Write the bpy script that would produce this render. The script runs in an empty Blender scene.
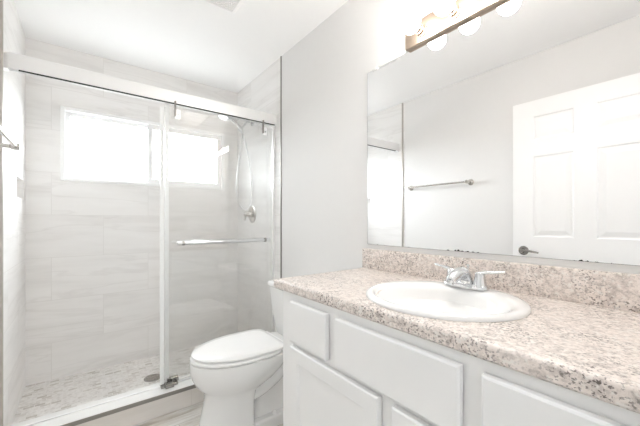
import bpy, bmesh, math, random
from mathutils import Vector, Matrix
C = bpy.context.scene.collection
PI = math.pi
R = math.radians

# ------------------------------------------------------------------ camera, world, exposure
cam_d = bpy.data.cameras.new('camera'); cam = bpy.data.objects.new('camera', cam_d); C.objects.link(cam)
cam.location = (0.3194, -2.9197, 1.1749)
cam.rotation_euler = (R(90), 0, -R(37.3453))
cam_d.sensor_fit = 'HORIZONTAL'; cam_d.sensor_width = 36.0
cam_d.lens = 309.4166 / 640 * 36.0
cam_d.shift_x = 0.0
cam_d.shift_y = (221.21 - 213.0) / 640
cam_d.clip_start = 0.02
bpy.context.scene.camera = cam

W_STR = 9.6
world = bpy.data.worlds.new('sky'); bpy.context.scene.world = world; world.use_nodes = True
bg = world.node_tree.nodes['Background']
bg.inputs[1].default_value = W_STR
# bright overcast sky over a darker ground
wn = world.node_tree; tcw = wn.nodes.new('ShaderNodeTexCoord'); sxw = wn.nodes.new('ShaderNodeSeparateXYZ'); rpw = wn.nodes.new('ShaderNodeValToRGB')
wn.links.new(tcw.outputs['Generated'], sxw.inputs[0]); mrw = wn.nodes.new('ShaderNodeMapRange'); mrw.inputs[1].default_value = -1; mrw.inputs[2].default_value = 1
wn.links.new(sxw.outputs[2], mrw.inputs[0]); wn.links.new(mrw.outputs[0], rpw.inputs[0]); # the sky is brighter towards +x
mxr = wn.nodes.new('ShaderNodeMapRange'); mxr.inputs[1].default_value = -0.75; mxr.inputs[2].default_value = 0.0; mxr.inputs[3].default_value = 0.22; mxr.inputs[4].default_value = 1.0
wn.links.new(sxw.outputs[0], mxr.inputs[0]); vmw = wn.nodes.new('ShaderNodeVectorMath'); vmw.operation = 'SCALE'
wn.links.new(rpw.outputs[0], vmw.inputs[0]); wn.links.new(mxr.outputs[0], vmw.inputs['Scale']); wn.links.new(vmw.outputs[0], bg.inputs[0])
rpw.color_ramp.elements[0].position = 0.47; rpw.color_ramp.elements[0].color = (0.17, 0.175, 0.175, 1)
rpw.color_ramp.elements[1].position = 0.53; rpw.color_ramp.elements[1].color = (0.92, 0.96, 1.0, 1)

def portal(name, loc, rot, sx, sy):
    d = bpy.data.lights.new(name, 'AREA'); d.shape = 'RECTANGLE'; d.size = sx; d.size_y = sy
    d.cycles.is_portal = True
    o = bpy.data.objects.new(name, d); C.objects.link(o); o.location = loc; o.rotation_euler = rot
portal('window_daylight', (0.787, 0.13, 1.74), (R(-90), 0, 0), 1.2, 0.54)
hl = bpy.data.lights.new('hall_fill', 'POINT'); hl.energy = 9; hl.shadow_soft_size = 0.18; hl.color = (0.91, 0.96, 1.0)  # fill light added in the unseen hall behind the camera, no fixture
hlo = bpy.data.objects.new('hall_fill', hl); C.objects.link(hlo); hlo.location = (0.5, -4.1, 2.15)

BULB = 19.0
sc = bpy.context.scene
sc.view_settings.view_transform = 'Standard'
sc.view_settings.look = 'None'
sc.view_settings.exposure = 1.49
sc.view_settings.gamma = 1.0
sc.view_settings.use_curve_mapping = False
sc.cycles.max_bounces = 20; sc.cycles.diffuse_bounces = 14; sc.cycles.glossy_bounces = 10
sc.cycles.transparent_max_bounces = 24
sc.cycles.sample_clamp_indirect = 6.0
sc.cycles.use_denoising = True

# ------------------------------------------------------------------ mesh helpers
def obj(name, bm, mat, parent=None, smooth=None, bevel=0, seg=2):
    """link a bmesh as ONE mesh object"""
    bmesh.ops.recalc_face_normals(bm, faces=bm.faces)
    me = bpy.data.meshes.new(name); bm.to_mesh(me); bm.free()
    if mat is not None: me.materials.append(mat)
    o = bpy.data.objects.new(name, me); C.objects.link(o)
    if smooth is not None:
        for p in me.polygons: p.use_smooth = True
        me.set_sharp_from_angle(angle=R(smooth))
    if bevel:
        b = o.modifiers.new('edge', 'BEVEL'); b.width = bevel; b.segments = seg; b.limit_method = 'ANGLE'; b.angle_limit = R(35)
        for p in me.polygons: p.use_smooth = True
        me.set_sharp_from_angle(angle=R(180))
        b.harden_normals = True
    if parent is not None:
        o.parent = parent
        o.matrix_parent_inverse = parent.matrix_world.inverted() if False else Matrix.Translation(-parent.location) if parent.parent is None else Matrix.Identity(4)
        if parent.parent is not None:
            # a sub-part: its part carries the root's inverse already, coordinates stay in the scene's frame
            o.matrix_parent_inverse = Matrix.Identity(4)
    return o

def thing(name, label, cat, loc=(0, 0, 0), group=None):
    o = bpy.data.objects.new(name, None); C.objects.link(o); o.location = loc
    o.empty_display_size = 0.05
    o['label'] = label; o['category'] = cat
    if group: o['group'] = group
    return o

def tag(o, label, cat, group=None):
    o['label'] = label; o['category'] = cat
    if group: o['group'] = group
    return o

def struct(name, bm, mat, parent=None, **k):
    o = obj(name, bm, mat, parent, **k)
    if parent is None: o['kind'] = 'structure'
    return o

def box(bm, x0, x1, y0, y1, z0, z1):
    vs = [bm.verts.new((x, y, z)) for x in (x0, x1) for y in (y0, y1) for z in (z0, z1)]
    for f in ((0, 1, 3, 2), (4, 6, 7, 5), (0, 4, 5, 1), (2, 3, 7, 6), (0, 2, 6, 4), (1, 5, 7, 3)):
        bm.faces.new([vs[i] for i in f])
    return bm

def bx(*a): return box(bmesh.new(), *a)

def loft(bm, rings, cap0=True, cap1=True):
    rv = [[bm.verts.new(p) for p in r] for r in rings]
    n = len(rv[0])
    for a, b in zip(rv[:-1], rv[1:]):
        for i in range(n):
            bm.faces.new((a[i], a[(i + 1) % n], b[(i + 1) % n], b[i]))
    if cap0: bm.faces.new(rv[0][::-1])
    if cap1: bm.faces.new(rv[-1])
    return bm

def frame_axes(d):
    d = Vector(d).normalized()
    u = Vector((0, 0, 1)) if abs(d.z) < 0.9 else Vector((1, 0, 0))
    a = d.cross(u).normalized(); b = d.cross(a).normalized()
    return d, a, b

def lathe(bm, origin, axis, prof, n=28, cap0=True, cap1=True):
    """prof: list of (distance along axis, radius)"""
    d, a, b = frame_axes(axis); o = Vector(origin)
    rings = []
    for t, r in prof:
        r = max(r, 1e-4)
        rings.append([o + d * t + a * (r * math.cos(2 * PI * i / n)) + b * (r * math.sin(2 * PI * i / n)) for i in range(n)])
    return loft(bm, rings, cap0, cap1)

def tube(bm, pts, rad, n=12, smooth=0, flat=1.0):
    pts = [Vector(p) for p in pts]
    if smooth:                                    # Catmull-Rom resampling
        out = []; rr = []
        rl = rad if isinstance(rad, (list, tuple)) else [rad] * len(pts)
        for i in range(len(pts) - 1):
            p0 = pts[max(i - 1, 0)]; p1 = pts[i]; p2 = pts[i + 1]; p3 = pts[min(i + 2, len(pts) - 1)]
            for k in range(smooth):
                t = k / smooth
                out.append(0.5 * ((2 * p1) + (-p0 + p2) * t + (2 * p0 - 5 * p1 + 4 * p2 - p3) * t * t + (-p0 + 3 * p1 - 3 * p2 + p3) * t ** 3))
                rr.append(rl[i] * (1 - t) + rl[i + 1] * t)
        out.append(pts[-1]); rr.append(rl[-1]); pts = out; rad = rr
    if not isinstance(rad, (list, tuple)): rad = [rad] * len(pts)
    rings = []; prev = None
    for i, p in enumerate(pts):
        d = (pts[min(i + 1, len(pts) - 1)] - pts[max(i - 1, 0)]).normalized()
        if prev is None:
            _, a, b = frame_axes(d)
        else:
            a = (prev - d * prev.dot(d)).normalized(); b = d.cross(a).normalized()
        prev = a
        rings.append([p + a * (rad[i] * math.cos(2 * PI * k / n)) + b * (rad[i] * flat * math.sin(2 * PI * k / n)) for k in range(n)])
    return loft(bm, rings)

def sphere(bm, c, r, n=24, m=14):
    return lathe(bm, c, (0, 0, 1), [(-r * math.cos(PI * i / m), r * math.sin(PI * i / m)) for i in range(m + 1)], n)

def ell(cx, cy, z, a, b, n=64, p=2.0):
    out = []
    for i in range(n):
        t = 2 * PI * i / n; c, s = math.cos(t), math.sin(t)
        out.append((cx + a * math.copysign(abs(c) ** (2 / p), c), cy + b * math.copysign(abs(s) ** (2 / p), s), z))
    return out

def rrect(x0, x1, y0, y1, z, r, n=6):
    out = []
    for cx, cy, a0 in ((x1 - r, y1 - r, 0), (x0 + r, y1 - r, 90), (x0 + r, y0 + r, 180), (x1 - r, y0 + r, 270)):
        for k in range(n + 1):
            a = R(a0 + 90 * k / n); out.append((cx + r * math.cos(a), cy + r * math.sin(a), z))
    return out

# ------------------------------------------------------------------ material helpers
def newmat(name):
    m = bpy.data.materials.new(name); m.use_nodes = True
    nt = m.node_tree; b = nt.nodes['Principled BSDF']
    return m, nt, b

def N(nt, typ, **k):
    n = nt.nodes.new(typ)
    for a, v in k.items(): setattr(n, a, v)
    return n

def plain(name, col, rough=0.5, metal=0.0, noise=0.0, scale=40, bump=0.0, spec=0.5, coat=0.0):
    m, nt, b = newmat(name)
    b.inputs['Roughness'].default_value = rough; b.inputs['Metallic'].default_value = metal
    b.inputs['Specular IOR Level'].default_value = spec
    if coat: b.inputs['Coat Weight'].default_value = coat; b.inputs['Coat Roughness'].default_value = 0.05
    tc = N(nt, 'ShaderNodeTexCoord'); no = N(nt, 'ShaderNodeTexNoise')
    no.inputs['Scale'].default_value = scale; no.inputs['Detail'].default_value = 4
    nt.links.new(tc.outputs['Object'], no.inputs['Vector'])
    mx = N(nt, 'ShaderNodeMix', data_type='RGBA')
    mx.inputs[6].default_value = (*[c * (1 - noise) for c in col], 1)
    mx.inputs[7].default_value = (*[min(1, c * (1 + noise)) for c in col], 1)
    nt.links.new(no.outputs['Fac'], mx.inputs[0]); nt.links.new(mx.outputs[2], b.inputs['Base Color'])
    if bump:
        bp = N(nt, 'ShaderNodeBump'); bp.inputs['Strength'].default_value = bump; bp.inputs['Distance'].default_value = 0.002
        nt.links.new(no.outputs['Fac'], bp.inputs['Height']); nt.links.new(bp.outputs['Normal'], b.inputs['Normal'])
    return m

def ramp(nt, stops, interp='LINEAR'):
    r = N(nt, 'ShaderNodeValToRGB'); r.color_ramp.interpolation = interp
    e = r.color_ramp.elements
    while len(e) < len(stops): e.new(0.5)
    for el, (p, c) in zip(e, stops):
        el.position = p; el.color = (*c, 1) if len(c) == 3 else c
    return r

def swizzle(nt, order, scale=(1, 1, 1), offset=(0, 0, 0)):
    """object coordinates re-ordered: order 'xz' -> (x, z, 0)"""
    tc = N(nt, 'ShaderNodeTexCoord'); s = N(nt, 'ShaderNodeSeparateXYZ'); c = N(nt, 'ShaderNodeCombineXYZ')
    nt.links.new(tc.outputs['Object'], s.inputs[0])
    for i, ch in enumerate(order): nt.links.new(s.outputs['xyz'.index(ch)], c.inputs[i])
    mp = N(nt, 'ShaderNodeMapping'); mp.inputs['Scale'].default_value = scale; mp.inputs['Location'].default_value = offset
    nt.links.new(c.outputs[0], mp.inputs[0])
    return mp.outputs[0]

def mat_tile(name, order, off=(0, 0, 0), warm=1.0, dark=1.0):
    """large format pale marble-look porcelain, running bond, thin grout"""
    m, nt, b = newmat(name); L = nt.links.new
    v = swizzle(nt, order, (1, 1, 1), off)
    br = N(nt, 'ShaderNodeTexBrick'); br.offset = 0.5
    br.inputs['Scale'].default_value = 1.0
    br.inputs['Brick Width'].default_value = 0.61; br.inputs['Row Height'].default_value = 0.305
    br.inputs['Mortar Size'].default_value = 0.0016; br.inputs['Mortar Smooth'].default_value = 0.2
    br.inputs['Color1'].default_value = (0, 0, 0, 1); br.inputs['Color2'].default_value = (1, 1, 1, 1)
    L(v, br.inputs['Vector'])
    # per-tile shift of the veining
    sep = N(nt, 'ShaderNodeSeparateColor'); L(br.outputs['Color'], sep.inputs[0])
    ma = N(nt, 'ShaderNodeMath', operation='MULTIPLY'); ma.inputs[1].default_value = 7.3; L(sep.outputs[0], ma.inputs[0])
    cb = N(nt, 'ShaderNodeCombineXYZ'); L(ma.outputs[0], cb.inputs[2])
    ad = N(nt, 'ShaderNodeVectorMath', operation='ADD'); L(v, ad.inputs[0]); L(cb.outputs[0], ad.inputs[1])
    st = N(nt, 'ShaderNodeMapping'); st.inputs['Scale'].default_value = (0.75, 5.5, 1); st.inputs['Rotation'].default_value = (0, 0, R(5))
    L(ad.outputs[0], st.inputs[0])
    n1 = N(nt, 'ShaderNodeTexNoise'); n1.inputs['Scale'].default_value = 1.6; n1.inputs['Detail'].default_value = 7; n1.inputs['Roughness'].default_value = 0.6
    n1.inputs['Distortion'].default_value = 0.35
    L(st.outputs[0], n1.inputs['Vector'])
    r1 = ramp(nt, [(0.30, (0.755 * warm, 0.74 * warm, 0.725)), (0.5, (0.835, 0.823, 0.81)), (0.72, (0.87, 0.86, 0.85))])
    L(n1.outputs['Fac'], r1.inputs[0])
    # thin veins
    n2 = N(nt, 'ShaderNodeTexNoise'); n2.inputs['Scale'].default_value = 0.9; n2.inputs['Detail'].default_value = 5; n2.inputs['Distortion'].default_value = 0.7
    L(st.outputs[0], n2.inputs['Vector'])
    r2 = ramp(nt, [(0.478, (0, 0, 0)), (0.5, (1, 1, 1)), (0.522, (0, 0, 0))]); L(n2.outputs['Fac'], r2.inputs[0])
    mv = N(nt, 'ShaderNodeMath', operation='MULTIPLY'); mv.inputs[1].default_value = 0.24; L(r2.outputs[0], mv.inputs[0])
    mx = N(nt, 'ShaderNodeMix', data_type='RGBA'); L(mv.outputs[0], mx.inputs[0]); L(r1.outputs[0], mx.inputs[6])
    mx.inputs[7].default_value = (0.62, 0.60, 0.58, 1)
    mg = N(nt, 'ShaderNodeMix', data_type='RGBA')
    mgf = N(nt, 'ShaderNodeMath', operation='MULTIPLY'); mgf.inputs[1].default_value = 0.75; L(br.outputs['Fac'], mgf.inputs[0])
    L(mgf.outputs[0], mg.inputs[0]); L(mx.outputs[2], mg.inputs[6]); mg.inputs[7].default_value = (0.72, 0.705, 0.685, 1)
    md = N(nt, 'ShaderNodeMix', data_type='RGBA', blend_type='MULTIPLY'); md.inputs[0].default_value = 1
    L(mg.outputs[2], md.inputs[6]); md.inputs[7].default_value = (dark, dark * (0.97 if dark < 1 else 1), dark * (0.94 if dark < 1 else 1), 1)
    L(md.outputs[2], b.inputs['Base Color'])
    b.inputs['Roughness'].default_value = 0.55
    return m

def mat_mosaic():
    m, nt, b = newmat('mosaic'); L = nt.links.new
    v = swizzle(nt, 'xyz')
    br = N(nt, 'ShaderNodeTexBrick'); br.inputs['Scale'].default_value = 1.0
    br.inputs['Brick Width'].default_value = 0.052; br.inputs['Row Height'].default_value = 0.026
    br.inputs['Mortar Size'].default_value = 0.0022; br.inputs['Mortar Smooth'].default_value = 0.3
    br.inputs['Color1'].default_value = (0, 0, 0, 1); br.inputs['Color2'].default_value = (1, 1, 1, 1)
    br.inputs['Mortar'].default_value = (0.5, 0.5, 0.5, 1)
    L(v, br.inputs['Vector'])
    r = ramp(nt, [(0.0, (0.55, 0.51, 0.47)), (0.09, (0.68, 0.65, 0.615)), (0.3, (0.79, 0.765, 0.74)), (1, (0.86, 0.845, 0.825))]); L(br.outputs['Color'], r.inputs[0])
    n = N(nt, 'ShaderNodeTexNoise'); n.inputs['Scale'].default_value = 45; n.inputs['Detail'].default_value = 3; L(v, n.inputs['Vector'])
    r2 = ramp(nt, [(0.3, (0.8, 0.79, 0.78)), (0.6, (1, 1, 1))]); L(n.outputs['Fac'], r2.inputs[0])
    mm = N(nt, 'ShaderNodeMix', data_type='RGBA', blend_type='MULTIPLY'); mm.inputs[0].default_value = 1
    L(r.outputs[0], mm.inputs[6]); L(r2.outputs[0], mm.inputs[7])
    mg = N(nt, 'ShaderNodeMix', data_type='RGBA'); L(br.outputs['Fac'], mg.inputs[0]); L(mm.outputs[2], mg.inputs[6]); mg.inputs[7].default_value = (0.80, 0.785, 0.765, 1)
    L(mg.outputs[2], b.inputs['Base Color']); b.inputs['Roughness'].default_value = 0.4
    bp = N(nt, 'ShaderNodeBump'); bp.invert = True; bp.inputs['Strength'].default_value = 0.4; bp.inputs['Distance'].default_value = 0.002
    L(br.outputs['Fac'], bp.inputs['Height']); L(bp.outputs[0], b.inputs['Normal'])
    return m

def mat_floor():
    m, nt, b = newmat('floor_planks'); L = nt.links.new
    v = swizzle(nt, 'xyz')
    br = N(nt, 'ShaderNodeTexBrick'); br.offset = 0.37; br.inputs['Scale'].default_value = 1
    br.inputs['Brick Width'].default_value = 1.2; br.inputs['Row Height'].default_value = 0.2
    br.inputs['Mortar Size'].default_value = 0.0015
    br.inputs['Color1'].default_value = (0, 0, 0, 1); br.inputs['Color2'].default_value = (1, 1, 1, 1)
    L(v, br.inputs['Vector'])
    cb = N(nt, 'ShaderNodeVectorMath', operation='SCALE'); cb.inputs['Scale'].default_value = 3.7; L(br.outputs['Color'], cb.inputs[0])
    ad = N(nt, 'ShaderNodeVectorMath', operation='ADD'); L(v, ad.inputs[0]); L(cb.outputs[0], ad.inputs[1])
    mp = N(nt, 'ShaderNodeMapping'); mp.inputs['Scale'].default_value = (2.2, 22, 1); L(ad.outputs[0], mp.inputs[0])
    n = N(nt, 'ShaderNodeTexNoise'); n.inputs['Scale'].default_value = 1.6; n.inputs['Detail'].default_value = 6; n.inputs['Roughness'].default_value = 0.65; n.inputs['Distortion'].default_value = 0.5
    L(mp.outputs[0], n.inputs['Vector'])
    r = ramp(nt, [(0.30, (0.36, 0.31, 0.26)), (0.43, (0.58, 0.54, 0.49)), (0.56, (0.72, 0.70, 0.67)), (0.75, (0.80, 0.79, 0.77))]); L(n.outputs['Fac'], r.inputs[0])
    mg = N(nt, 'ShaderNodeMix', data_type='RGBA'); L(br.outputs['Fac'], mg.inputs[0]); L(r.outputs[0], mg.inputs[6]); mg.inputs[7].default_value = (0.45, 0.42, 0.39, 1)
    L(mg.outputs[2], b.inputs['Base Color']); b.inputs['Roughness'].default_value = 0.38
    return m

def mat_granite():
    m, nt, b = newmat('granite_laminate'); L = nt.links.new
    tc = N(nt, 'ShaderNodeTexCoord')
    mp = N(nt, 'ShaderNodeMapping'); mp.inputs['Scale'].default_value = (1, 0.8, 1); mp.inputs['Rotation'].default_value = (0, 0, R(14)); L(tc.outputs['Object'], mp.inputs[0])
    n1 = N(nt, 'ShaderNodeTexNoise'); n1.inputs['Scale'].default_value = 55; n1.inputs['Detail'].default_value = 6; n1.inputs['Roughness'].default_value = 0.7; n1.inputs['Distortion'].default_value = 0.6
    L(mp.outputs[0], n1.inputs['Vector'])
    r1 = ramp(nt, [(0.30, (0.42, 0.365, 0.335)), (0.42, (0.60, 0.535, 0.495)), (0.54, (0.775, 0.70, 0.65)), (0.72, (0.87, 0.81, 0.765))]); L(n1.outputs['Fac'], r1.inputs[0])
    n2 = N(nt, 'ShaderNodeTexNoise'); n2.inputs['Scale'].default_value = 200; n2.inputs['Detail'].default_value = 3; n2.inputs['Roughness'].default_value = 0.6
    L(mp.outputs[0], n2.inputs['Vector'])
    r2 = ramp(nt, [(0.40, (1, 1, 1)), (0.47, (0, 0, 0))]); L(n2.outputs['Fac'], r2.inputs[0])
    # speckles cluster in patches
    n3 = N(nt, 'ShaderNodeTexNoise'); n3.inputs['Scale'].default_value = 11; n3.inputs['Detail'].default_value = 4; L(mp.outputs[0], n3.inputs['Vector'])
    r3 = ramp(nt, [(0.40, (0.25, 0.25, 0.25)), (0.60, (1, 1, 1))]); L(n3.outputs['Fac'], r3.inputs[0])
    mu = N(nt, 'ShaderNodeMath', operation='MULTIPLY'); L(r2.outputs[0], mu.inputs[0]); L(r3.outputs[0], mu.inputs[1])
    mx = N(nt, 'ShaderNodeMix', data_type='RGBA'); L(mu.outputs[0], mx.inputs[0]); L(r1.outputs[0], mx.inputs[6]); mx.inputs[7].default_value = (0.12, 0.095, 0.085, 1)
    # pale flecks
    n4 = N(nt, 'ShaderNodeTexNoise'); n4.inputs['Scale'].default_value = 95; n4.inputs['Detail'].default_value = 3
    of = N(nt, 'ShaderNodeVectorMath', operation='ADD'); of.inputs[1].default_value = (3.1, 1.7, 5.3); L(mp.outputs[0], of.inputs[0]); L(of.outputs[0], n4.inputs['Vector'])
    r4 = ramp(nt, [(0.56, (0, 0, 0)), (0.66, (0.8, 0.8, 0.8))]); L(n4.outputs['Fac'], r4.inputs[0])
    mf = N(nt, 'ShaderNodeMix', data_type='RGBA'); L(r4.outputs[0], mf.inputs[0]); L(mx.outputs[2], mf.inputs[6]); mf.inputs[7].default_value = (0.80, 0.77, 0.73, 1)
    L(mf.outputs[2], b.inputs['Base Color'])
    b.inputs['Roughness'].default_value = 0.35
    return m

def mat_glass(name, tint=(0.975, 0.975, 0.972), f0=0.075, rough=0.0):
    """thin architectural glass: clear, with a facing-angle sheen"""
    m, nt, b = newmat(name); L = nt.links.new
    out = nt.nodes['Material Output']; nt.nodes.remove(b)
    tr = N(nt, 'ShaderNodeBsdfTransparent'); tr.inputs[0].default_value = (*tint, 1)
    gl = N(nt, 'ShaderNodeBsdfGlossy'); gl.inputs['Roughness'].default_value = rough
    lw = N(nt, 'ShaderNodeLayerWeight'); lw.inputs[0].default_value = 0.5
    p = N(nt, 'ShaderNodeMath', operation='POWER'); p.inputs[1].default_value = 5; L(lw.outputs['Facing'], p.inputs[0])
    s = N(nt, 'ShaderNodeMath', operation='MULTIPLY_ADD'); s.inputs[1].default_value = 1 - f0; s.inputs[2].default_value = f0; L(p.outputs[0], s.inputs[0])
    mx = N(nt, 'ShaderNodeMixShader'); L(s.outputs[0], mx.inputs[0]); L(tr.outputs[0], mx.inputs[1]); L(gl.outputs[0], mx.inputs[2])
    L(mx.outputs[0], out.inputs[0])
    return m

def mat_mirror():
    m, nt, b = newmat('mirror_silver'); L = nt.links.new
    tc = N(nt, 'ShaderNodeTexCoord'); s = N(nt, 'ShaderNodeSeparateXYZ'); L(tc.outputs['Object'], s.inputs[0])
    # worn silvering: irregular dark blotches hugging the bottom edge of the sheet
    n = N(nt, 'ShaderNodeTexNoise'); n.inputs['Scale'].default_value = 70; n.inputs['Detail'].default_value = 4; L(tc.outputs['Object'], n.inputs['Vector'])
    n2 = N(nt, 'ShaderNodeTexNoise'); n2.inputs['Scale'].default_value = 7; n2.inputs['Detail'].default_value = 2; L(tc.outputs['Object'], n2.inputs['Vector'])
    am = N(nt, 'ShaderNodeMath', operation='MULTIPLY'); L(n.outputs['Fac'], am.inputs[0]); L(n2.outputs['Fac'], am.inputs[1])
    h = N(nt, 'ShaderNodeMath', operation='MULTIPLY_ADD'); L(am.outputs[0], h.inputs[0]); h.inputs[1].default_value = 0.050; h.inputs[2].default_value = 1.0544 - 0.0145
    lt = N(nt, 'ShaderNodeMath', operation='LESS_THAN'); L(s.outputs[2], lt.inputs[0]); L(h.outputs[0], lt.inputs[1])
    mx = N(nt, 'ShaderNodeMix', data_type='RGBA'); L(lt.outputs[0], mx.inputs[0])
    mx.inputs[6].default_value = (0.95, 0.95, 0.95, 1); mx.inputs[7].default_value = (0.06, 0.055, 0.05, 1)
    L(mx.outputs[2], b.inputs['Base Color'])
    r = N(nt, 'ShaderNodeMath', operation='MULTIPLY'); L(lt.outputs[0], r.inputs[0]); r.inputs[1].default_value = 0.6
    L(r.outputs[0], b.inputs['Roughness']); b.inputs['Metallic'].default_value = 1
    return m

def mat_emit(name, col, s):
    m, nt, b = newmat(name)
    b.inputs['Base Color'].default_value = (0.9, 0.9, 0.9, 1)
    b.inputs['Emission Color'].default_value = (*col, 1); b.inputs['Emission Strength'].default_value = s
    return m

M = {}
M['wall'] = plain('wall_paint', (0.785, 0.78, 0.772), 0.75, noise=0.01, scale=30, bump=0.04)
M['ceil'] = plain('ceiling_paint', (0.95, 0.95, 0.95), 0.85, noise=0.008, scale=60, bump=0.05)
M['white'] = plain('white_enamel', (0.87, 0.87, 0.868), 0.38, noise=0.006, scale=20)
M['door'] = plain('door_paint', (0.92, 0.92, 0.92), 0.4, noise=0.006, scale=20)
M['vinyl'] = plain('white_vinyl', (0.93, 0.93, 0.93), 0.45, noise=0.005)
M['porcelain'] = plain('porcelain', (0.84, 0.84, 0.835), 0.10, noise=0.004, scale=8, coat=0.4)
M['seat'] = plain('seat_plastic', (0.87, 0.87, 0.865), 0.22, noise=0.004)
M['stone'] = plain('curb_stone', (0.84, 0.835, 0.825), 0.28, noise=0.04, scale=9)
M['chrome'] = plain('chrome', (0.74, 0.75, 0.76), 0.07, 1.0, noise=0.01)
M['alu'] = plain('bright_aluminium', (0.92, 0.92, 0.92), 0.30, 0.55, noise=0.01)
M['nickel'] = plain('brushed_nickel', (0.60, 0.575, 0.54), 0.26, 1.0, noise=0.05, scale=120)
M['nickel_dark'] = plain('satin_nickel_dark', (0.38, 0.365, 0.35), 0.16, 1.0, noise=0.05, scale=80)
M['fix'] = plain('light_bar_nickel', (0.50, 0.40, 0.32), 0.34, 1.0, noise=0.03, scale=60)
M['trim'] = plain('metal_tile_trim', (0.30, 0.285, 0.265), 0.4, 0.7, noise=0.04, scale=50)
M['trim_light'] = plain('metal_edge_strip', (0.50, 0.465, 0.43), 0.4, 0.5, noise=0.04, scale=50)
M['black'] = plain('near_black', (0.03, 0.03, 0.03), 0.6, noise=0.1)
M['seal'] = plain('clear_vinyl_seal', (0.86, 0.87, 0.865), 0.35, noise=0.01)
M['vent'] = plain('vent_plastic', (0.96, 0.96, 0.955), 0.5, noise=0.01)
M['grille'] = plain('vent_slats', (0.88, 0.88, 0.875), 0.5, noise=0.01)
M['carpet'] = plain('hall_carpet', (0.5, 0.47, 0.43), 0.95, noise=0.15, scale=300)
M['hose'] = plain('hose_metal', (0.72, 0.72, 0.72), 0.3, 0.9, noise=0.05, scale=200)
M['tile_back'] = mat_tile('porcelain_tile_back', 'xzy', (0.17, 0.0, 0))
M['tile_side'] = mat_tile('porcelain_tile_side', 'yzx', (0.31, 0.0, 3.0))
M['tile_curb'] = mat_tile('porcelain_tile_curb', 'xzy', (0.05, 0.17, 5.0), 1.02, 0.93)
M['mosaic'] = mat_mosaic(); M['floor'] = mat_floor(); M['granite'] = mat_granite()
M['glass'] = mat_glass('door_glass'); M['pane'] = mat_glass('window_pane', (0.97, 0.98, 0.98), 0.04)
M['mirror'] = mat_mirror()
M['bulb'] = mat_emit('lit_globe', (1.0, 0.96, 0.92), BULB)
def mat_edge():
    return plain('mirror_edge', (0.25, 0.26, 0.26), 0.3, 0.5)
M['edge'] = mat_edge()

# ------------------------------------------------------------------ the room
Wd = 1.524; H = 2.44; YR = -2.86; YT = -0.8515
struct('floor', bx(-0.12, Wd + 0.12, YR - 0.13, YT + 0.0, -0.1, 0.0), M['floor'])
struct('floor_hall', bx(-1.0, 2.4, -5.0, YR - 0.13, -0.1, -0.002), M['carpet'])
struct('ceiling_hall', bx(-1.0, 2.4, -5.0, YR - 0.13, H, H + 0.1), M['ceil'])
struct('wall_hall_far', bx(-1.0, 2.4, -5.1, -5.0, -0.1, H + 0.1), M['wall'])
struct('wall_hall_left', bx(-1.1, -1.0, -5.1, YR - 0.01, -0.1, H + 0.1), M['wall'])
struct('wall_hall_right', bx(2.4, 2.5, -5.1, YR - 0.01, -0.1, H + 0.1), M['wall'])
struct('wall_hall_near', bx(-1.0, -0.12, YR - 0.13, YR - 0.02, -0.1, H + 0.1), M['wall'])
struct('wall_hall_end', bx(Wd + 0.12, 2.4, YR - 0.13, YR - 0.02, -0.1, H + 0.1), M['wall'])
struct('ceiling', bx(-0.12, Wd + 0.12, YR - 0.13, 0.12, H, H + 0.12), M['ceil'])
struct('wall_left', bx(-0.12, 0, YR, YT, 0, H), M['wall'])
struct('wall_right', bx(Wd, Wd + 0.12, YR, YT, 0, H), M['wall'])
# rear wall with the entry doorway the picture is taken from
DX0, DX1, DZ = 0.095, 0.965, 2.055
b = bmesh.new()
box(b, -0.12, DX0, YR - 0.12, YR, 0, H); box(b, DX1, Wd + 0.12, YR - 0.12, YR, 0, H); box(b, DX0, DX1, YR - 0.12, YR, DZ, H)
struct('wall_rear', b, M['wall'])

# tiled shower alcove: back wall round the window, one side with the niche
WX0, WX1, WZ0, WZ1 = 0.183, 1.392, 1.470, 2.012
b = bmesh.new()
box(b, -0.12, WX0, 0, 0.12, 0, H); box(b, WX1, Wd + 0.12, 0, 0.12, 0, H)
box(b, WX0, WX1, 0, 0.12, 0, WZ0); box(b, WX0, WX1, 0, 0.12, WZ1, H)
struct('wall_back', b, M['tile_back'])
NY0, NY1, NZ0, NZ1 = -0.356, -0.066, 1.322, 1.447
b = bmesh.new()
box(b, -0.12, 0, YT, NY0, 0, H); box(b, -0.12, 0, NY1, 0, 0, H)
box(b, -0.12, 0, NY0, NY1, 0, NZ0); box(b, -0.12, 0, NY0, NY1, NZ1, H); box(b, -0.12, -0.09, NY0, NY1, NZ0, NZ1)
struct('wall_shower_left', b, M['tile_side'])
struct('wall_shower_right', bx(Wd, Wd + 0.12, YT, 0, 0, H), M['tile_side'])
struct('floor_shower', bx(0, Wd, -0.71, 0, -0.05, 0.042), M['mosaic'])
# curb: tiled front, white stone top, metal edge trim
cb_ = struct('trim_1', bx(0, Wd, YT, -0.705, -0.05, 0.116), M['tile_curb']); cb_.name = 'floor_curb'
o = struct('trim_1', bx(0, Wd, YT - 0.002, -0.695, 0.116, 0.130), M['stone'], bevel=0.002)
o = struct('trim_2', bx(0.0, Wd, YT - 0.006, YT, 0.106, 0.128), M['trim'])
# tile edge trims where tile meets paint
struct('trim_3', bx(0, 0.012, -0.830, -0.816, 0.1305, H), M['trim_light'], bevel=0.001)
struct('trim_4', bx(Wd - 0.006, Wd, YT - 0.006, YT + 0.004, 0, H), M['trim'])
# baseboards
def baseboard(name, *a):
    struct(name, bx(*a), M['door'], bevel=0.004)
baseboard('baseboard_right', Wd - 0.013, Wd, -1.79, YT - 0.006, 0, 0.085)
baseboard('baseboard_left', 0, 0.013, YR, YT - 0.012, 0, 0.085)

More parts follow.
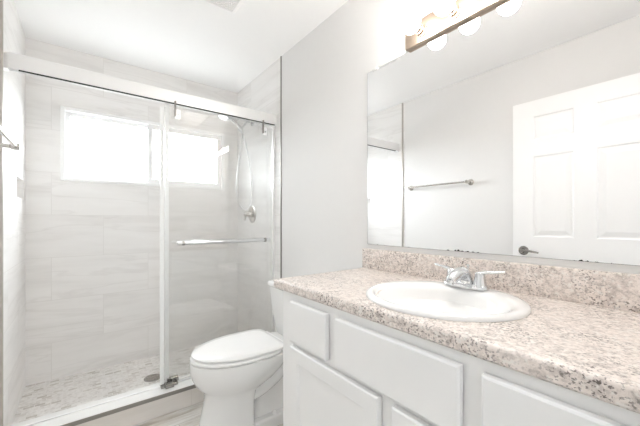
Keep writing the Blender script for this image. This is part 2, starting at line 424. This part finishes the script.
# ------------------------------------------------------------------ window
b = bmesh.new()
fw = 0.026
box(b, WX0, WX0 + fw, -0.006, 0.075, WZ0, WZ1); box(b, WX1 - fw, WX1, -0.006, 0.075, WZ0, WZ1)
box(b, WX0 + fw, WX1 - fw, -0.006, 0.075, WZ0, WZ0 + fw); box(b, WX0 + fw, WX1 - fw, -0.006, 0.075, WZ1 - fw, WZ1)
win = struct('window_1', b, M['vinyl'], bevel=0.003)
def sash(x0, x1, y0, y1, w):
    z0, z1 = WZ0 + fw, WZ1 - fw
    b = bmesh.new()
    box(b, x0, x0 + w, y0, y1, z0, z1); box(b, x1 - w, x1, y0, y1, z0, z1)
    box(b, x0 + w, x1 - w, y0, y1, z0, z0 + w); box(b, x0 + w, x1 - w, y0, y1, z1 - w, z1)
    s = struct('sash', b, M['vinyl'], win, bevel=0.002)
    ym = (y0 + y1) / 2
    obj('window_pane', bx(x0 + w, x1 - w, ym - 0.002, ym + 0.002, z0 + w, z1 - w), M['pane'], s)
    return s
sash(WX0 + fw, 0.785, 0.042, 0.066, 0.028)
s2 = sash(0.745, WX1 - fw, 0.014, 0.038, 0.036)
obj('sash_latch', bx(0.752, 0.764, 0.004, 0.014, 1.70, 1.76), M['vinyl'], s2)

# ------------------------------------------------------------------ entry door, swung open against the wall
def build_door():
    """built flat: u along the width from the free edge (0) to the hinge (w), z up, front face at d=0 facing -d"""
    w, h, th = 0.862, 2.042, 0.035
    us = [0, 0.134, 0.368, 0.484, 0.722, w]
    zs = [0, 0.22, 0.81, 1.050, 1.635, 1.755, 1.925, h]
    bm = bmesh.new()
    panels = {(1, 1), (3, 1), (1, 3), (3, 3), (1, 5), (3, 5)}
    def quad(pts): bm.faces.new([bm.verts.new(p) for p in pts])
    for side, dd in ((0.0, 1), (th, -1)):
        for i in range(5):
            for k in range(7):
                u0, u1, z0, z1 = us[i], us[i + 1], zs[k], zs[k + 1]
                if (i, k) in panels:
                    prof = [(0, 0), (0.008, 0.008), (0.016, 0.008), (0.045, 0.0015)]
                    for (e0, d0), (e1, d1) in zip(prof[:-1], prof[1:]):
                        A = [(u0 + e0, side + dd * d0, z0 + e0), (u1 - e0, side + dd * d0, z0 + e0), (u1 - e0, side + dd * d0, z1 - e0), (u0 + e0, side + dd * d0, z1 - e0)]
                        B = [(u0 + e1, side + dd * d1, z0 + e1), (u1 - e1, side + dd * d1, z0 + e1), (u1 - e1, side + dd * d1, z1 - e1), (u0 + e1, side + dd * d1, z1 - e1)]
                        for q in range(4): quad((A[q], A[(q + 1) % 4], B[(q + 1) % 4], B[q]))
                    quad(B)
                else:
                    quad([(u0, side, z0), (u1, side, z0), (u1, side, z1), (u0, side, z1)])
    quad([(0, 0, 0), (0, th, 0), (0, th, h), (0, 0, h)]); quad([(w, 0, 0), (w, th, 0), (w, th, h), (w, 0, h)])
    quad([(0, 0, 0), (w, 0, 0), (w, th, 0), (0, th, 0)]); quad([(0, 0, h), (w, 0, h), (w, th, h), (0, th, h)])
    bmesh.ops.remove_doubles(bm, verts=bm.verts, dist=1e-5)
    return bm
# place: free edge front corner A, hinge front corner B (plan view)
A = Vector((0.112, -1.935, 0)); B = Vector((0.100, -2.797, 0))
du = (B - A).normalized(); dn = Vector((du.y, -du.x, 0))           # dn points away from the room (towards the wall)
if dn.x > 0: dn = -dn
def door_pt(u, d, z): return A + du * u + dn * d + Vector((0, 0, z + 0.012))
def door_map(bm):
    for v in bm.verts: v.co = door_pt(*v.co)
    return bm
dr = struct('door_1', door_map(build_door()), M['door'])
def lever(sign, name):
    base = 0.0 if sign < 0 else 0.035
    bm = bmesh.new()
    o_ = Vector((0.072, base, 0.945))
    lathe(bm, o_, (0, sign, 0), [(0, 0.034), (0.004, 0.034), (0.010, 0.030), (0.014, 0.016), (0.030, 0.012), (0.042, 0.0125), (0.047, 0.010)], 24)
    return bm, o_
for sg in (-1, 1):
    bm, o_ = lever(sg, '')
    k = struct('door_handle', door_map(bm), M['nickel_dark'], dr, smooth=40)
    bm = tube(bmesh.new(), [o_ + Vector((-0.006, sg * 0.040, 0)), o_ + Vector((0.02, sg * 0.043, 0.003)), o_ + Vector((0.06, sg * 0.042, 0.0)), o_ + Vector((0.105, sg * 0.036, -0.008))], [0.010, 0.0095, 0.008, 0.006], 14, 6)
    obj('lever', door_map(bm), M['nickel_dark'], k, smooth=40)
for z in (0.2, 1.0, 1.82):
    obj('hinge', door_map(lathe(bmesh.new(), (0.870, 0.005, z), (0, 0, 1), [(0, 0.006), (0.09, 0.006)], 12)), M['nickel_dark'], dr, smooth=40)
# door frame lining the opening
b = bmesh.new()
box(b, DX0 - 0.0, DX0 + 0.016, YR - 0.12, YR, 0, DZ); box(b, DX1 - 0.016, DX1, YR - 0.12, YR, 0, DZ); box(b, DX0, DX1, YR - 0.12, YR, DZ - 0.016, DZ)
struct('trim_5', b, M['door'])

# ------------------------------------------------------------------ shower enclosure (fixed): header rail, fixed glass, track, guide
HY = -0.7575
enc = thing('shower_enclosure', 'frameless glass shower enclosure with white header rail above the tiled curb', 'shower enclosure', (0.762, HY, 0.13))
b = bmesh.new()
# header: hollow rounded rail open underneath
prof = [(-0.781, 1.932), (-0.781, 2.006), (-0.777, 2.011), (-0.737, 2.011), (-0.733, 2.006), (-0.733, 1.932), (-0.738, 1.932), (-0.738, 1.945), (-0.776, 1.945), (-0.776, 1.932)]
loft(b, [[(x, y, z) for y, z in prof] for x in (0.022, Wd - 0.012)])
obj('header_rail', b, M['alu'], enc)
for x0, x1 in ((0.0, 0.022), (Wd - 0.012, Wd)):
    obj('wall_bracket', bx(x0, x1, -0.779, -0.735, 1.926, 2.006), M['alu'], enc, bevel=0.002)
obj('dark_strip', bx(0.06, Wd - 0.016, -0.7775, -0.7745, 1.9255, 1.934), M['black'], enc)  # thin near-black strip along the header's lower front edge
FX0, FX1 = 0.743, Wd - 0.003
fg = obj('fixed_panel', bx(FX0, FX1, -0.743, -0.735, 0.140, 1.945), M['glass'], enc)
obj('edge_seal', bx(FX0 - 0.012, FX0 + 0.012, -0.7465, -0.7315, 0.145, 1.93), M['seal'], fg, bevel=0.002)
obj('wall_channel', bx(Wd - 0.016, Wd, -0.750, -0.728, 0.131, 1.93), M['alu'], enc)
obj('bottom_track', bx(FX0, Wd, -0.748, -0.730, 0.1302, 0.144), M['alu'], enc, bevel=0.001)
obj('threshold_bar', bx(0.0, Wd, -0.766, -0.754, 0.1302, 0.1375), M['alu'], enc, bevel=0.002)
g = bmesh.new(); box(g, 0.700, 0.800, -0.795, -0.750, 0.1305, 0.147); 
gd = obj('floor_guide', g, M['nickel_dark'], enc, bevel=0.003)
obj('guide_block', bx(0.722, 0.772, -0.815, -0.791, 0.1305, 0.158), M['nickel_dark'], gd, bevel=0.004)
obj('guide_block', bx(0.742, 0.812, -0.757, -0.728, 0.1305, 0.166), M['nickel_dark'], gd, bevel=0.004)
obj('door_bumper', bx(0.0, 0.028, -0.79, -0.760, 0.131, 0.150), M['nickel_dark'], enc, bevel=0.003)

# the sliding leaf, pushed open over the fixed one
SX0, SX1, SY = 0.706, 1.487, -0.772
sd = thing('sliding_shower_door', 'sliding glass door leaf with horizontal chrome pull bar, hung from the header', 'shower door', (1.1, SY, 0.16))
sg_ = obj('glass_panel', bx(SX0, SX1, SY - 0.004, SY + 0.004, 0.1475, 1.895), M['glass'], sd)
obj('edge_seal', bx(SX0 - 0.008, SX0 + 0.014, SY - 0.007, SY + 0.007, 0.150, 1.893), M['seal'], sd, bevel=0.002)
for x in (0.799, 1.420):
    hb = obj('roller_hanger', bx(x - 0.016, x + 0.016, SY - 0.016, SY - 0.0045, 1.832, 1.893), M['alu'], sd, bevel=0.003)
    obj('clamp_pin', lathe(bmesh.new(), (x, SY - 0.021, 1.858), (0, 1, 0), [(0, 0.007), (0.005, 0.008)], 16), M['chrome'], hb, smooth=40)
    obj('hanger_arm', bx(x - 0.019, x - 0.010, SY - 0.0175, SY - 0.002, 1.845, 1.944), M['trim'], hb)
BZ, BY = 1.036, -0.832
bm = tube(bmesh.new(), [(0.792, BY, BZ), (1.432, BY, BZ)], 0.0125, 20)
pb = obj('pull_bar', bm, M['chrome'], sd, smooth=40)
for x in (0.822, 1.395):
    obj('bar_post', lathe(bmesh.new(), (x, BY, BZ), (0, 1, 0), [(0, 0.0075), (0.040, 0.0075), (0.041, 0.013), (0.0555, 0.013)], 20), M['chrome'], pb, smooth=40)
    obj('bar_collar', lathe(bmesh.new(), (x - 0.008, BY, BZ), (1, 0, 0), [(0, 0.0150), (0.016, 0.0150)], 20), M['nickel_dark'], pb, smooth=40)
for x in (0.792, 1.432):
    s_ = -1 if x < 1 else 1
    obj('bar_cap', lathe(bmesh.new(), (x, BY, BZ), (s_, 0, 0), [(0, 0.0132), (0.006, 0.0132), (0.012, 0.006)], 20), M['chrome'], pb, smooth=40)

# ------------------------------------------------------------------ shower fittings
SVY, SVZ = -0.341, 1.236
sv = thing('shower_valve', 'round nickel shower valve on the tiled wall below the hose', 'valve', (Wd, SVY, SVZ))
obj('escutcheon', lathe(bmesh.new(), (Wd, SVY, SVZ), (-1, 0, 0), [(0, 0.076), (0.004, 0.076), (0.010, 0.066), (0.014, 0.034)], 36), M['nickel'], sv, smooth=50)
hd = obj('handle', lathe(bmesh.new(), (Wd - 0.012, SVY, SVZ), (-1, 0, 0), [(0, 0.026), (0.03, 0.024), (0.034, 0.021), (0.060, 0.019), (0.066, 0.014)], 24), M['nickel'], sv, smooth=50)
obj('lever', tube(bmesh.new(), [(Wd - 0.058, SVY, SVZ), (Wd - 0.070, SVY - 0.008, SVZ - 0.02), (Wd - 0.082, SVY - 0.018, SVZ - 0.055)], [0.010, 0.009, 0.006], 14, 5), M['nickel'], hd, smooth=50)

sh = thing('hand_shower', 'hand shower on a wall arm with a long looping metal hose', 'shower head', (Wd, -0.34, 2.06))
obj('flange', lathe(bmesh.new(), (Wd, -0.34, 2.062), (-1, 0, 0), [(0, 0.030), (0.004, 0.030), (0.012, 0.014)], 28), M['chrome'], sh, smooth=50)
obj('wall_arm', tube(bmesh.new(), [(Wd - 0.006, -0.34, 2.062), (1.475, -0.34, 2.055), (1.44, -0.34, 2.02), (1.418, -0.34, 1.992)], 0.0105, 14, 6), M['chrome'], sh, smooth=50)
obj('holder', lathe(bmesh.new(), (1.422, -0.34, 2.003), (-0.55, 0, -0.83), [(0, 0.017), (0.03, 0.019), (0.045, 0.015)], 20), M['chrome'], sh, smooth=50)
hs = obj('handset', tube(bmesh.new(), [(1.425, -0.352, 1.945), (1.405, -0.355, 1.985), (1.36, -0.36, 2.02), (1.30, -0.365, 2.050), (1.262, -0.366, 2.055)], [0.011, 0.013, 0.0135, 0.015, 0.022], 18, 6), M['chrome'], sh, smooth=50)
obj('spray_face', lathe(bmesh.new(), (1.262, -0.366, 2.078), (-0.28, -0.05, -1), [(0, 0.02), (0.012, 0.040), (0.030, 0.046), (0.036, 0.043)], 30), M['chrome'], hs, smooth=50)
obj('hose', tube(bmesh.new(), [(1.425, -0.352, 1.95), (1.418, -0.36, 1.90), (1.392, -0.36, 1.72), (1.368, -0.36, 1.52), (1.378, -0.36, 1.36), (1.42, -0.36, 1.285), (1.462, -0.358, 1.275), (1.500, -0.352, 1.33), (1.508, -0.35, 1.46), (1.500, -0.348, 1.62), (1.470, -0.345, 1.80), (1.440, -0.342, 1.92), (1.424, -0.340, 1.985)], 0.0062, 10, 8), M['hose'], sh, smooth=60)

dn_ = thing('shower_drain', 'round metal drain grate set in the pebbled mosaic shower floor', 'drain', (0.716, -0.41, 0.042))
obj('drain_rim', lathe(bmesh.new(), (0.716, -0.41, 0.0415), (0, 0, 1), [(0, 0.058), (0.003, 0.058), (0.004, 0.052)], 36), M['nickel_dark'], dn_, smooth=40)
b = bmesh.new()
for i in range(-3, 4):
    w = math.sqrt(0.047 ** 2 - (i * 0.0125) ** 2)
    box(b, 0.716 - w, 0.716 + w, -0.41 + i * 0.0125 - 0.003, -0.41 + i * 0.0125 + 0.003, 0.0452, 0.0475)
obj('grate', b, M['nickel'], dn_)

# ------------------------------------------------------------------ toilet
TY = -1.245
tl = thing('toilet', 'white two-piece toilet with closed lid beside the vanity', 'toilet', (1.15, TY, 0))
def egg(xf, xb, hw, z, n=56, pf=2.0, pb=2.6, split=0.60, y0=TY):
    """outline pointing to -x: rounded front, squarer back"""
    xm = xf + (xb - xf) * split
    out = []
    for i in range(n):
        t = 2 * PI * i / n; c, s = math.cos(t), math.sin(t)
        if c >= 0:
            out.append((xm + (xb - xm) * abs(c) ** (2 / pb), y0 + hw * math.copysign(abs(s) ** (2 / pb), s), z))
        else:
            out.append((xm - (xm - xf) * abs(c) ** (2 / pf), y0 + hw * math.copysign(abs(s) ** (2 / pf), s), z))
    return out
b = bmesh.new()
loft(b, [egg(0.792, 1.075, 0.130, 0.0, pb=7), egg(0.788, 1.075, 0.133, 0.012, pb=7), egg(0.797, 1.072, 0.124, 0.03, pb=7), egg(0.808, 1.072, 0.118, 0.12, pb=6.5),
         egg(0.826, 1.075, 0.114, 0.20, pb=6), egg(0.830, 1.09, 0.118, 0.248, pb=5), egg(0.818, 1.14, 0.135, 0.276, pb=3.5), egg(0.786, 1.20, 0.160, 0.308, pb=3),
         egg(0.764, 1.265, 0.178, 0.350), egg(0.757, 1.295, 0.185, 0.385), egg(0.755, 1.30, 0.187, 0.420), egg(0.757, 1.30, 0.186, 0.432), egg(0.766, 1.295, 0.177, 0.436)])
bowl = obj('bowl', b, M['porcelain'], tl, smooth=50)
# rear foot and deck under the tank
b = bmesh.new()
loft(b, [rrect(1.06, 1.475, TY - 0.105, TY + 0.105, 0.0, 0.04), rrect(1.06, 1.475, TY - 0.107, TY + 0.107, 0.012, 0.04), rrect(1.07, 1.47, TY - 0.088, TY + 0.088, 0.05, 0.04),
         rrect(1.08, 1.465, TY - 0.075, TY + 0.075, 0.10, 0.04), rrect(1.10, 1.47, TY - 0.068, TY + 0.068, 0.20, 0.04), rrect(1.14, 1.49, TY - 0.09, TY + 0.09, 0.30, 0.04),
         rrect(1.19, 1.50, TY - 0.155, TY + 0.155, 0.385, 0.04), rrect(1.19, 1.505, TY - 0.17, TY + 0.17, 0.418, 0.04), rrect(1.20, 1.505, TY - 0.168, TY + 0.168, 0.432, 0.04)])
obj('rear_base', b, M['porcelain'], tl, smooth=50)
for s in (-1, 1):                                                    # trapway relief on both flanks
    obj('trapway', tube(bmesh.new(), [(1.03, TY + s * 0.050, 0.200), (1.11, TY + s * 0.070, 0.225), (1.20, TY + s * 0.078, 0.275), (1.275, TY + s * 0.066, 0.315), (1.345, TY + s * 0.06, 0.28), (1.365, TY + s * 0.06, 0.19), (1.36, TY + s * 0.06, 0.09), (1.36, TY + s * 0.055, 0.03)], [0.036, 0.040, 0.042, 0.044, 0.044, 0.043, 0.042, 0.042], 18, 6), M['porcelain'], tl, smooth=60)
    obj('foot_step', bx(1.06, 1.40, TY + s * 0.10 - 0.026, TY + s * 0.10 + 0.026, 0.0, 0.074), M['porcelain'], tl, bevel=0.012, seg=3)
    obj('bolt_cap', lathe(bmesh.new(), (1.19, TY + s * 0.104, 0.070), (0, 0, 1), [(0, 0.015), (0.008, 0.015), (0.020, 0.009), (0.023, 0.003)], 20), M['seat'], tl, smooth=50)
# seat ring and lid
b = bmesh.new()
loft(b, [egg(0.764, 1.232, 0.182, 0.4385, pb=4), egg(0.758, 1.235, 0.187, 0.443, pb=4), egg(0.758, 1.235, 0.187, 0.452, pb=4), egg(0.764, 1.232, 0.182, 0.4565, pb=4)])
obj('toilet_seat', b, M['seat'], tl, smooth=50)
b = bmesh.new()
loft(b, [egg(0.784, 1.230, 0.166, 0.4615, pb=7), egg(0.765, 1.240, 0.184, 0.4645, pb=7), egg(0.764, 1.240, 0.185, 0.471, pb=7), egg(0.770, 1.236, 0.180, 0.4765, pb=7),
         egg(0.80, 1.21, 0.145, 0.4795, pb=5), egg(0.88, 1.16, 0.08, 0.4805, pb=4)])
obj('seat_lid', b, M['seat'], tl, smooth=50)
b = bmesh.new()
box(b, 1.222, 1.275, TY - 0.145, TY + 0.145, 0.4325, 0.460)
obj('hinge', b, M['seat'], tl, bevel=0.008, seg=3)
# tank
b = bmesh.new()
def tk(z, x0, hw): return rrect(x0, 1.508, TY - hw, TY + hw, z, 0.022)
loft(b, [tk(0.4325, 1.345, 0.140), tk(0.445, 1.338, 0.152), tk(0.52, 1.328, 0.168), tk(0.62, 1.316, 0.183), tk(0.742, 1.306, 0.195)])
tank = obj('tank', b, M['porcelain'], tl, smooth=50)
b = bmesh.new()
def td(z, e): return rrect(1.299 - e, 1.512, TY - 0.199 - e, TY + 0.199 + e, z, 0.022)
loft(b, [td(0.743, -0.004), td(0.748, 0.002), td(0.766, 0.002), td(0.774, -0.004), td(0.777, -0.02)])
obj('tank_lid', b, M['porcelain'], tl, smooth=50)

# ------------------------------------------------------------------ vanity cabinet
CF = 0.986                                                            # face-frame plane
CY1, CY0 = -1.792, YR
va = thing('vanity_cabinet', 'white vanity cabinet with overlay drawers and recessed panel doors', 'cabinet', (1.25, -2.33, 0))
b = bmesh.new()
box(b, CF + 0.018, Wd - 0.002, CY0 + 0.002, CY1, 0.10, 0.8885)
obj('carcass', b, M['white'], va)
obj('toe_kick', bx(CF + 0.075, Wd - 0.002, CY0 + 0.002, CY1, 0, 0.0995), M['white'], va)
obj('face_frame', bx(CF, CF + 0.0175, CY0 + 0.002, CY1 + 0.001, 0.10, 0.8885), M['white'], va, bevel=0.001)
def front(name, y0, y1, z0, z1):
    """slab front with a chamfered edge"""
    b = bmesh.new()
    def rc(x, e): return [(x, y0 + e, z0 + e), (x, y1 - e, z0 + e), (x, y1 - e, z1 - e), (x, y0 + e, z1 - e)]
    loft(b, [rc(CF - 0.0035, 0), rc(CF - 0.018, 0), rc(CF - 0.0225, 0.005)])
    return obj(name, b, M['white'], va, bevel=0.0012)
def panel_door(y0, y1, z0, z1):
    b = bmesh.new()
    def rc(x, e): return [(x, y0 + e, z0 + e), (x, y1 - e, z0 + e), (x, y1 - e, z1 - e), (x, y0 + e, z1 - e)]
    w = 0.052
    loft(b, [rc(CF - 0.0035, 0), rc(CF - 0.0185, 0), rc(CF - 0.0225, 0.004), rc(CF - 0.0225, w), rc(CF - 0.014, w + 0.008)])
    return obj('door', b, M['white'], va)
D1 = (-2.103, -1.877); F1 = (-2.570, -2.150); D2 = (-2.840, -2.616)
front('drawer', *D1, 0.703, 0.861); front('false_front', *F1, 0.703, 0.861); front('drawer', *D2, 0.703, 0.861)
panel_door(-2.336, -1.877, 0.13, 0.685); panel_door(-2.840, -2.384, 0.13, 0.685)

# countertop with backsplash
ct = thing('countertop', 'speckled granite-pattern countertop with matching backsplash on the white vanity', 'countertop', (1.25, -2.3, 0.889))
SCX, SCY, SA, SB = 1.226, -2.366, 0.226, 0.243
XF, YL, ZT, ZB = 0.969, -1.741, 0.928, 0.889
b = bmesh.new()
# slab with an oval cut-out, rolled front edge
n = 96
def outer(z, ins):
    x0, x1, y0, y1 = XF + ins, Wd - 0.0015, YR + 0.002, YL - ins
    pts = []
    for i in range(n):
        t = 2 * PI * i / n; dx, dy = math.cos(t), math.sin(t)
        s = min(((x1 - SCX) / dx) if dx > 1e-9 else ((x0 - SCX) / dx) if dx < -1e-9 else 1e9,
                ((y1 - SCY) / dy) if dy > 1e-9 else ((y0 - SCY) / dy) if dy < -1e-9 else 1e9)
        pts.append([SCX + dx * s, SCY + dy * s, z])
    # snap the nearest samples to the true corners
    for cx, cy in ((x0, y0), (x0, y1), (x1, y0), (x1, y1)):
        k = min(range(n), key=lambda q: (pts[q][0] - cx) ** 2 + (pts[q][1] - cy) ** 2); pts[k] = [cx, cy, z]
    return pts
hole = lambda z: [(SCX + 0.19 * math.cos(2 * PI * i / n), SCY + 0.205 * math.sin(2 * PI * i / n), z) for i in range(n)]
rings = [hole(ZB), outer(ZB, 0.006), outer(ZB + 0.006, 0.0), outer(ZT - 0.011, 0.0), outer(ZT - 0.005, 0.002), outer(ZT - 0.0015, 0.006), outer(ZT, 0.013), hole(ZT)]
rings.append(rings[0])
rv = [[b.verts.new(p) for p in r] for r in rings[:-1]]; rv.append(rv[0])
for a_, c_ in zip(rv[:-1], rv[1:]):
    for i in range(n): b.faces.new((a_[i], a_[(i + 1) % n], c_[(i + 1) % n], c_[i]))
obj('slab', b, M['granite'], ct, smooth=35)
b = bmesh.new()
BX = Wd - 0.020
pr = [(Wd - 0.0015, 0.9285), (Wd - 0.0015, 1.030), (BX + 0.006, 1.030), (BX + 0.002, 1.0285), (BX, 1.024), (BX, 0.9285)]
loft(b, [[(x, y, z) for x, z in pr] for y in (YR + 0.002, YL)])
obj('backsplash', b, M['granite'], ct, smooth=30)

# sink
sk = thing('sink', 'white oval drop-in sink set in the speckled countertop', 'sink', (SCX, SCY, 0.93))
b = bmesh.new()
bcx = SCX - 0.022
rings = [ell(SCX, SCY, 0.9285, SA, SB, 96), ell(SCX, SCY, 0.934, SA, SB, 96), ell(SCX, SCY, 0.9405, SA - 0.006, SB - 0.006, 96), ell(SCX - 0.002, SCY, 0.9425, SA - 0.016, SB - 0.016, 96),
         ell(SCX - 0.012, SCY, 0.9405, SA - 0.036, SB - 0.028, 96), ell(bcx, SCY, 0.934, 0.176, SB - 0.038, 96), ell(bcx, SCY, 0.915, 0.166, SB - 0.050, 96),
         ell(bcx, SCY, 0.880, 0.150, SB - 0.072, 96), ell(bcx, SCY, 0.840, 0.118, 0.132, 96), ell(bcx, SCY, 0.815, 0.075, 0.082, 96), ell(bcx, SCY, 0.806, 0.030, 0.030, 96),
         ell(bcx, SCY, 0.798, 0.030, 0.030, 96), ell(bcx, SCY, 0.806, 0.09, 0.10, 96), ell(bcx, SCY, 0.835, 0.136, 0.15, 96), ell(bcx, SCY, 0.88, 0.162, 0.186, 96), ell(bcx, SCY, 0.926, 0.176, 0.200, 96)]
rv = [[b.verts.new(p) for p in r] for r in rings]; rv.append(rv[0])
for a_, c_ in zip(rv[:-1], rv[1:]):
    for i in range(96): b.faces.new((a_[i], a_[(i + 1) % 96], c_[(i + 1) % 96], c_[i]))
obj('basin', b, M['porcelain'], sk, smooth=60)
obj('drain', lathe(bmesh.new(), (bcx, SCY, 0.800), (0, 0, 1), [(0, 0.027), (0.007, 0.029), (0.009, 0.024), (0.006, 0.018)], 28), M['chrome'], sk, smooth=50)
obj('overflow_hole', lathe(bmesh.new(), (bcx - 0.1505, SCY, 0.893), (1, 0, 0.15), [(0, 0.008), (0.004, 0.008)], 16), M['nickel_dark'], sk, smooth=50)

# faucet
FX, FY, FZ = 1.402, -2.356, 0.9415
fa = thing('faucet', 'chrome two-handle centerset faucet on the back rim of the oval sink', 'faucet', (FX, FY, FZ))
b = bmesh.new()
def st(z, a, bb): return ell(FX, FY, z, a, bb, 48, 3.0)
loft(b, [st(FZ, 0.027, 0.080), st(FZ + 0.006, 0.027, 0.080), st(FZ + 0.013, 0.023, 0.075), st(FZ + 0.016, 0.016, 0.066)])
obj('base_plate', b, M['chrome'], fa, smooth=50)
b = bmesh.new()
tube(b, [(FX + 0.006, FY, FZ + 0.008), (FX + 0.002, FY, FZ + 0.030), (FX - 0.018, FY, FZ + 0.048), (FX - 0.050, FY, FZ + 0.050), (FX - 0.082, FY, FZ + 0.041), (FX - 0.100, FY, FZ + 0.030)], [0.030, 0.027, 0.024, 0.0205, 0.0175, 0.0145], 24, 6)
sp = obj('spout', b, M['chrome'], fa, smooth=60)
obj('aerator', lathe(bmesh.new(), (FX - 0.097, FY, FZ + 0.031), (-0.55, 0, -0.83), [(0, 0.0115), (0.012, 0.0115), (0.014, 0.009)], 20), M['chrome'], sp, smooth=50)
obj('lift_rod', lathe(bmesh.new(), (FX + 0.020, FY, FZ + 0.010), (0, 0, 1), [(0, 0.0025), (0.058, 0.0025), (0.060, 0.006), (0.066, 0.006), (0.068, 0.003)], 14), M['chrome'], fa, smooth=50)
for s in (-1, 1):
    hy = FY + s * 0.051
    h_ = obj('handle', lathe(bmesh.new(), (FX, hy, FZ + 0.010), (0, 0, 1), [(0, 0.023), (0.010, 0.021), (0.030, 0.0165), (0.042, 0.0155), (0.048, 0.012), (0.050, 0.004)], 28), M['chrome'], fa, smooth=50)
    obj('lever', tube(bmesh.new(), [(FX, hy - s * 0.006, FZ + 0.052), (FX + 0.002, hy + s * 0.020, FZ + 0.059), (FX + 0.006, hy + s * 0.045, FZ + 0.062), (FX + 0.014, hy + s * 0.076, FZ + 0.066)], [0.011, 0.010, 0.008, 0.0055], 16, 6, flat=0.65), M['chrome'], h_, smooth=60)

# ------------------------------------------------------------------ mirror
MY1 = -1.7655; MZ0, MZ1 = 1.0544, 1.9613
mi = thing('wall_mirror', 'large frameless wall mirror above the backsplash, silvering worn along its bottom', 'mirror', (Wd, -2.3, MZ0))
obj('mirror_sheet', bx(Wd - 0.0062, Wd - 0.0058, YR + 0.004, MY1, MZ0, MZ1), M['mirror'], mi)
obj('backing', bx(Wd - 0.0056, Wd - 0.0005, YR + 0.003, MY1 + 0.0015, MZ0 - 0.001, MZ1 + 0.001), M['edge'], mi)
for y in (-1.83,):
    obj('mirror_clip', bx(Wd - 0.010, Wd, y - 0.009, y + 0.009, MZ1 - 0.007, MZ1 + 0.012), M['seal'], mi, bevel=0.002)

# ------------------------------------------------------------------ vanity light bar
GY = [-2.110, -2.262, -2.415, -2.568]; GX, GZ = 1.420, 2.012
li = thing('vanity_light', 'nickel vanity light bar with four lit globe bulbs above the mirror', 'light fixture', (Wd, -2.34, GZ))
b = bmesh.new()
box(b, Wd - 0.026, Wd - 0.0005, -2.655, -2.022, 1.9635, 2.068)
obj('light_bar', b, M['fix'], li, bevel=0.003)
for y in GY:
    so = obj('socket', lathe(bmesh.new(), (Wd - 0.026, y, GZ), (-1, 0, 0), [(0, 0.026), (0.004, 0.026), (0.006, 0.020), (0.018, 0.020), (0.019, 0.0225), (0.023, 0.0225), (0.024, 0.020), (0.036, 0.020), (0.040, 0.017)], 28), M['fix'], li, smooth=40)
    r = 0.0405
    pf = [(0.0, 0.013), (0.012, 0.0135)]
    cxd = 0.038 + 0.006
    pr_ = [(0.0, 0.0135), (0.006, 0.015)]
    for i in range(3, 25):
        a = PI * i / 24; pr_.append((0.044 - r * math.cos(a), r * math.sin(a)))
    pr_ = [p for p in pr_ if p[0] >= 0.0]; pr_.sort(key=lambda p: p[0])
    obj('globe_bulb', lathe(bmesh.new(), (Wd - 0.060, y, GZ), (-1, 0, 0), pr_, 28), M['bulb'], so, smooth=80)

# ------------------------------------------------------------------ towel bar on the painted wall
tb = thing('towel_bar', 'brushed nickel towel bar on the painted wall between shower and door', 'towel bar', (0, -1.265, 1.52))
TBX, TBZ = 0.068, 1.519
obj('bar', tube(bmesh.new(), [(TBX, -0.925, TBZ), (TBX, -1.565, TBZ)], 0.0085, 18), M['nickel'], tb, smooth=40)
for y in (-0.932, -1.556):
    obj('post', lathe(bmesh.new(), (0, y, TBZ), (1, 0, 0), [(0, 0.027), (0.006, 0.027), (0.011, 0.018), (0.018, 0.011), (0.050, 0.010), (0.054, 0.0155), (0.080, 0.0155), (0.084, 0.011)], 28), M['nickel'], tb, smooth=40)

# ------------------------------------------------------------------ ceiling exhaust fan
VX0, VX1, VY0, VY1 = 0.765, 1.048, -1.398, -1.115
vf = thing('exhaust_fan', 'square white exhaust fan grille on the ceiling', 'vent', (0.895, -1.25, H))
b = bmesh.new()
loft(b, [rrect(VX0, VX1, VY0, VY1, H - 0.0005, 0.012), rrect(VX0, VX1, VY0, VY1, H - 0.008, 0.012), rrect(VX0 + 0.012, VX1 - 0.012, VY0 + 0.012, VY1 - 0.012, H - 0.016, 0.010)])
obj('cover', b, M['vent'], vf, smooth=30)
b = bmesh.new()
for i in range(15):
    y = VY0 + 0.03 + i * 0.0159
    box(b, VX0 + 0.028, VX1 - 0.028, y, y + 0.008, H - 0.022, H - 0.0162)
obj('grille', b, M['grille'], vf)
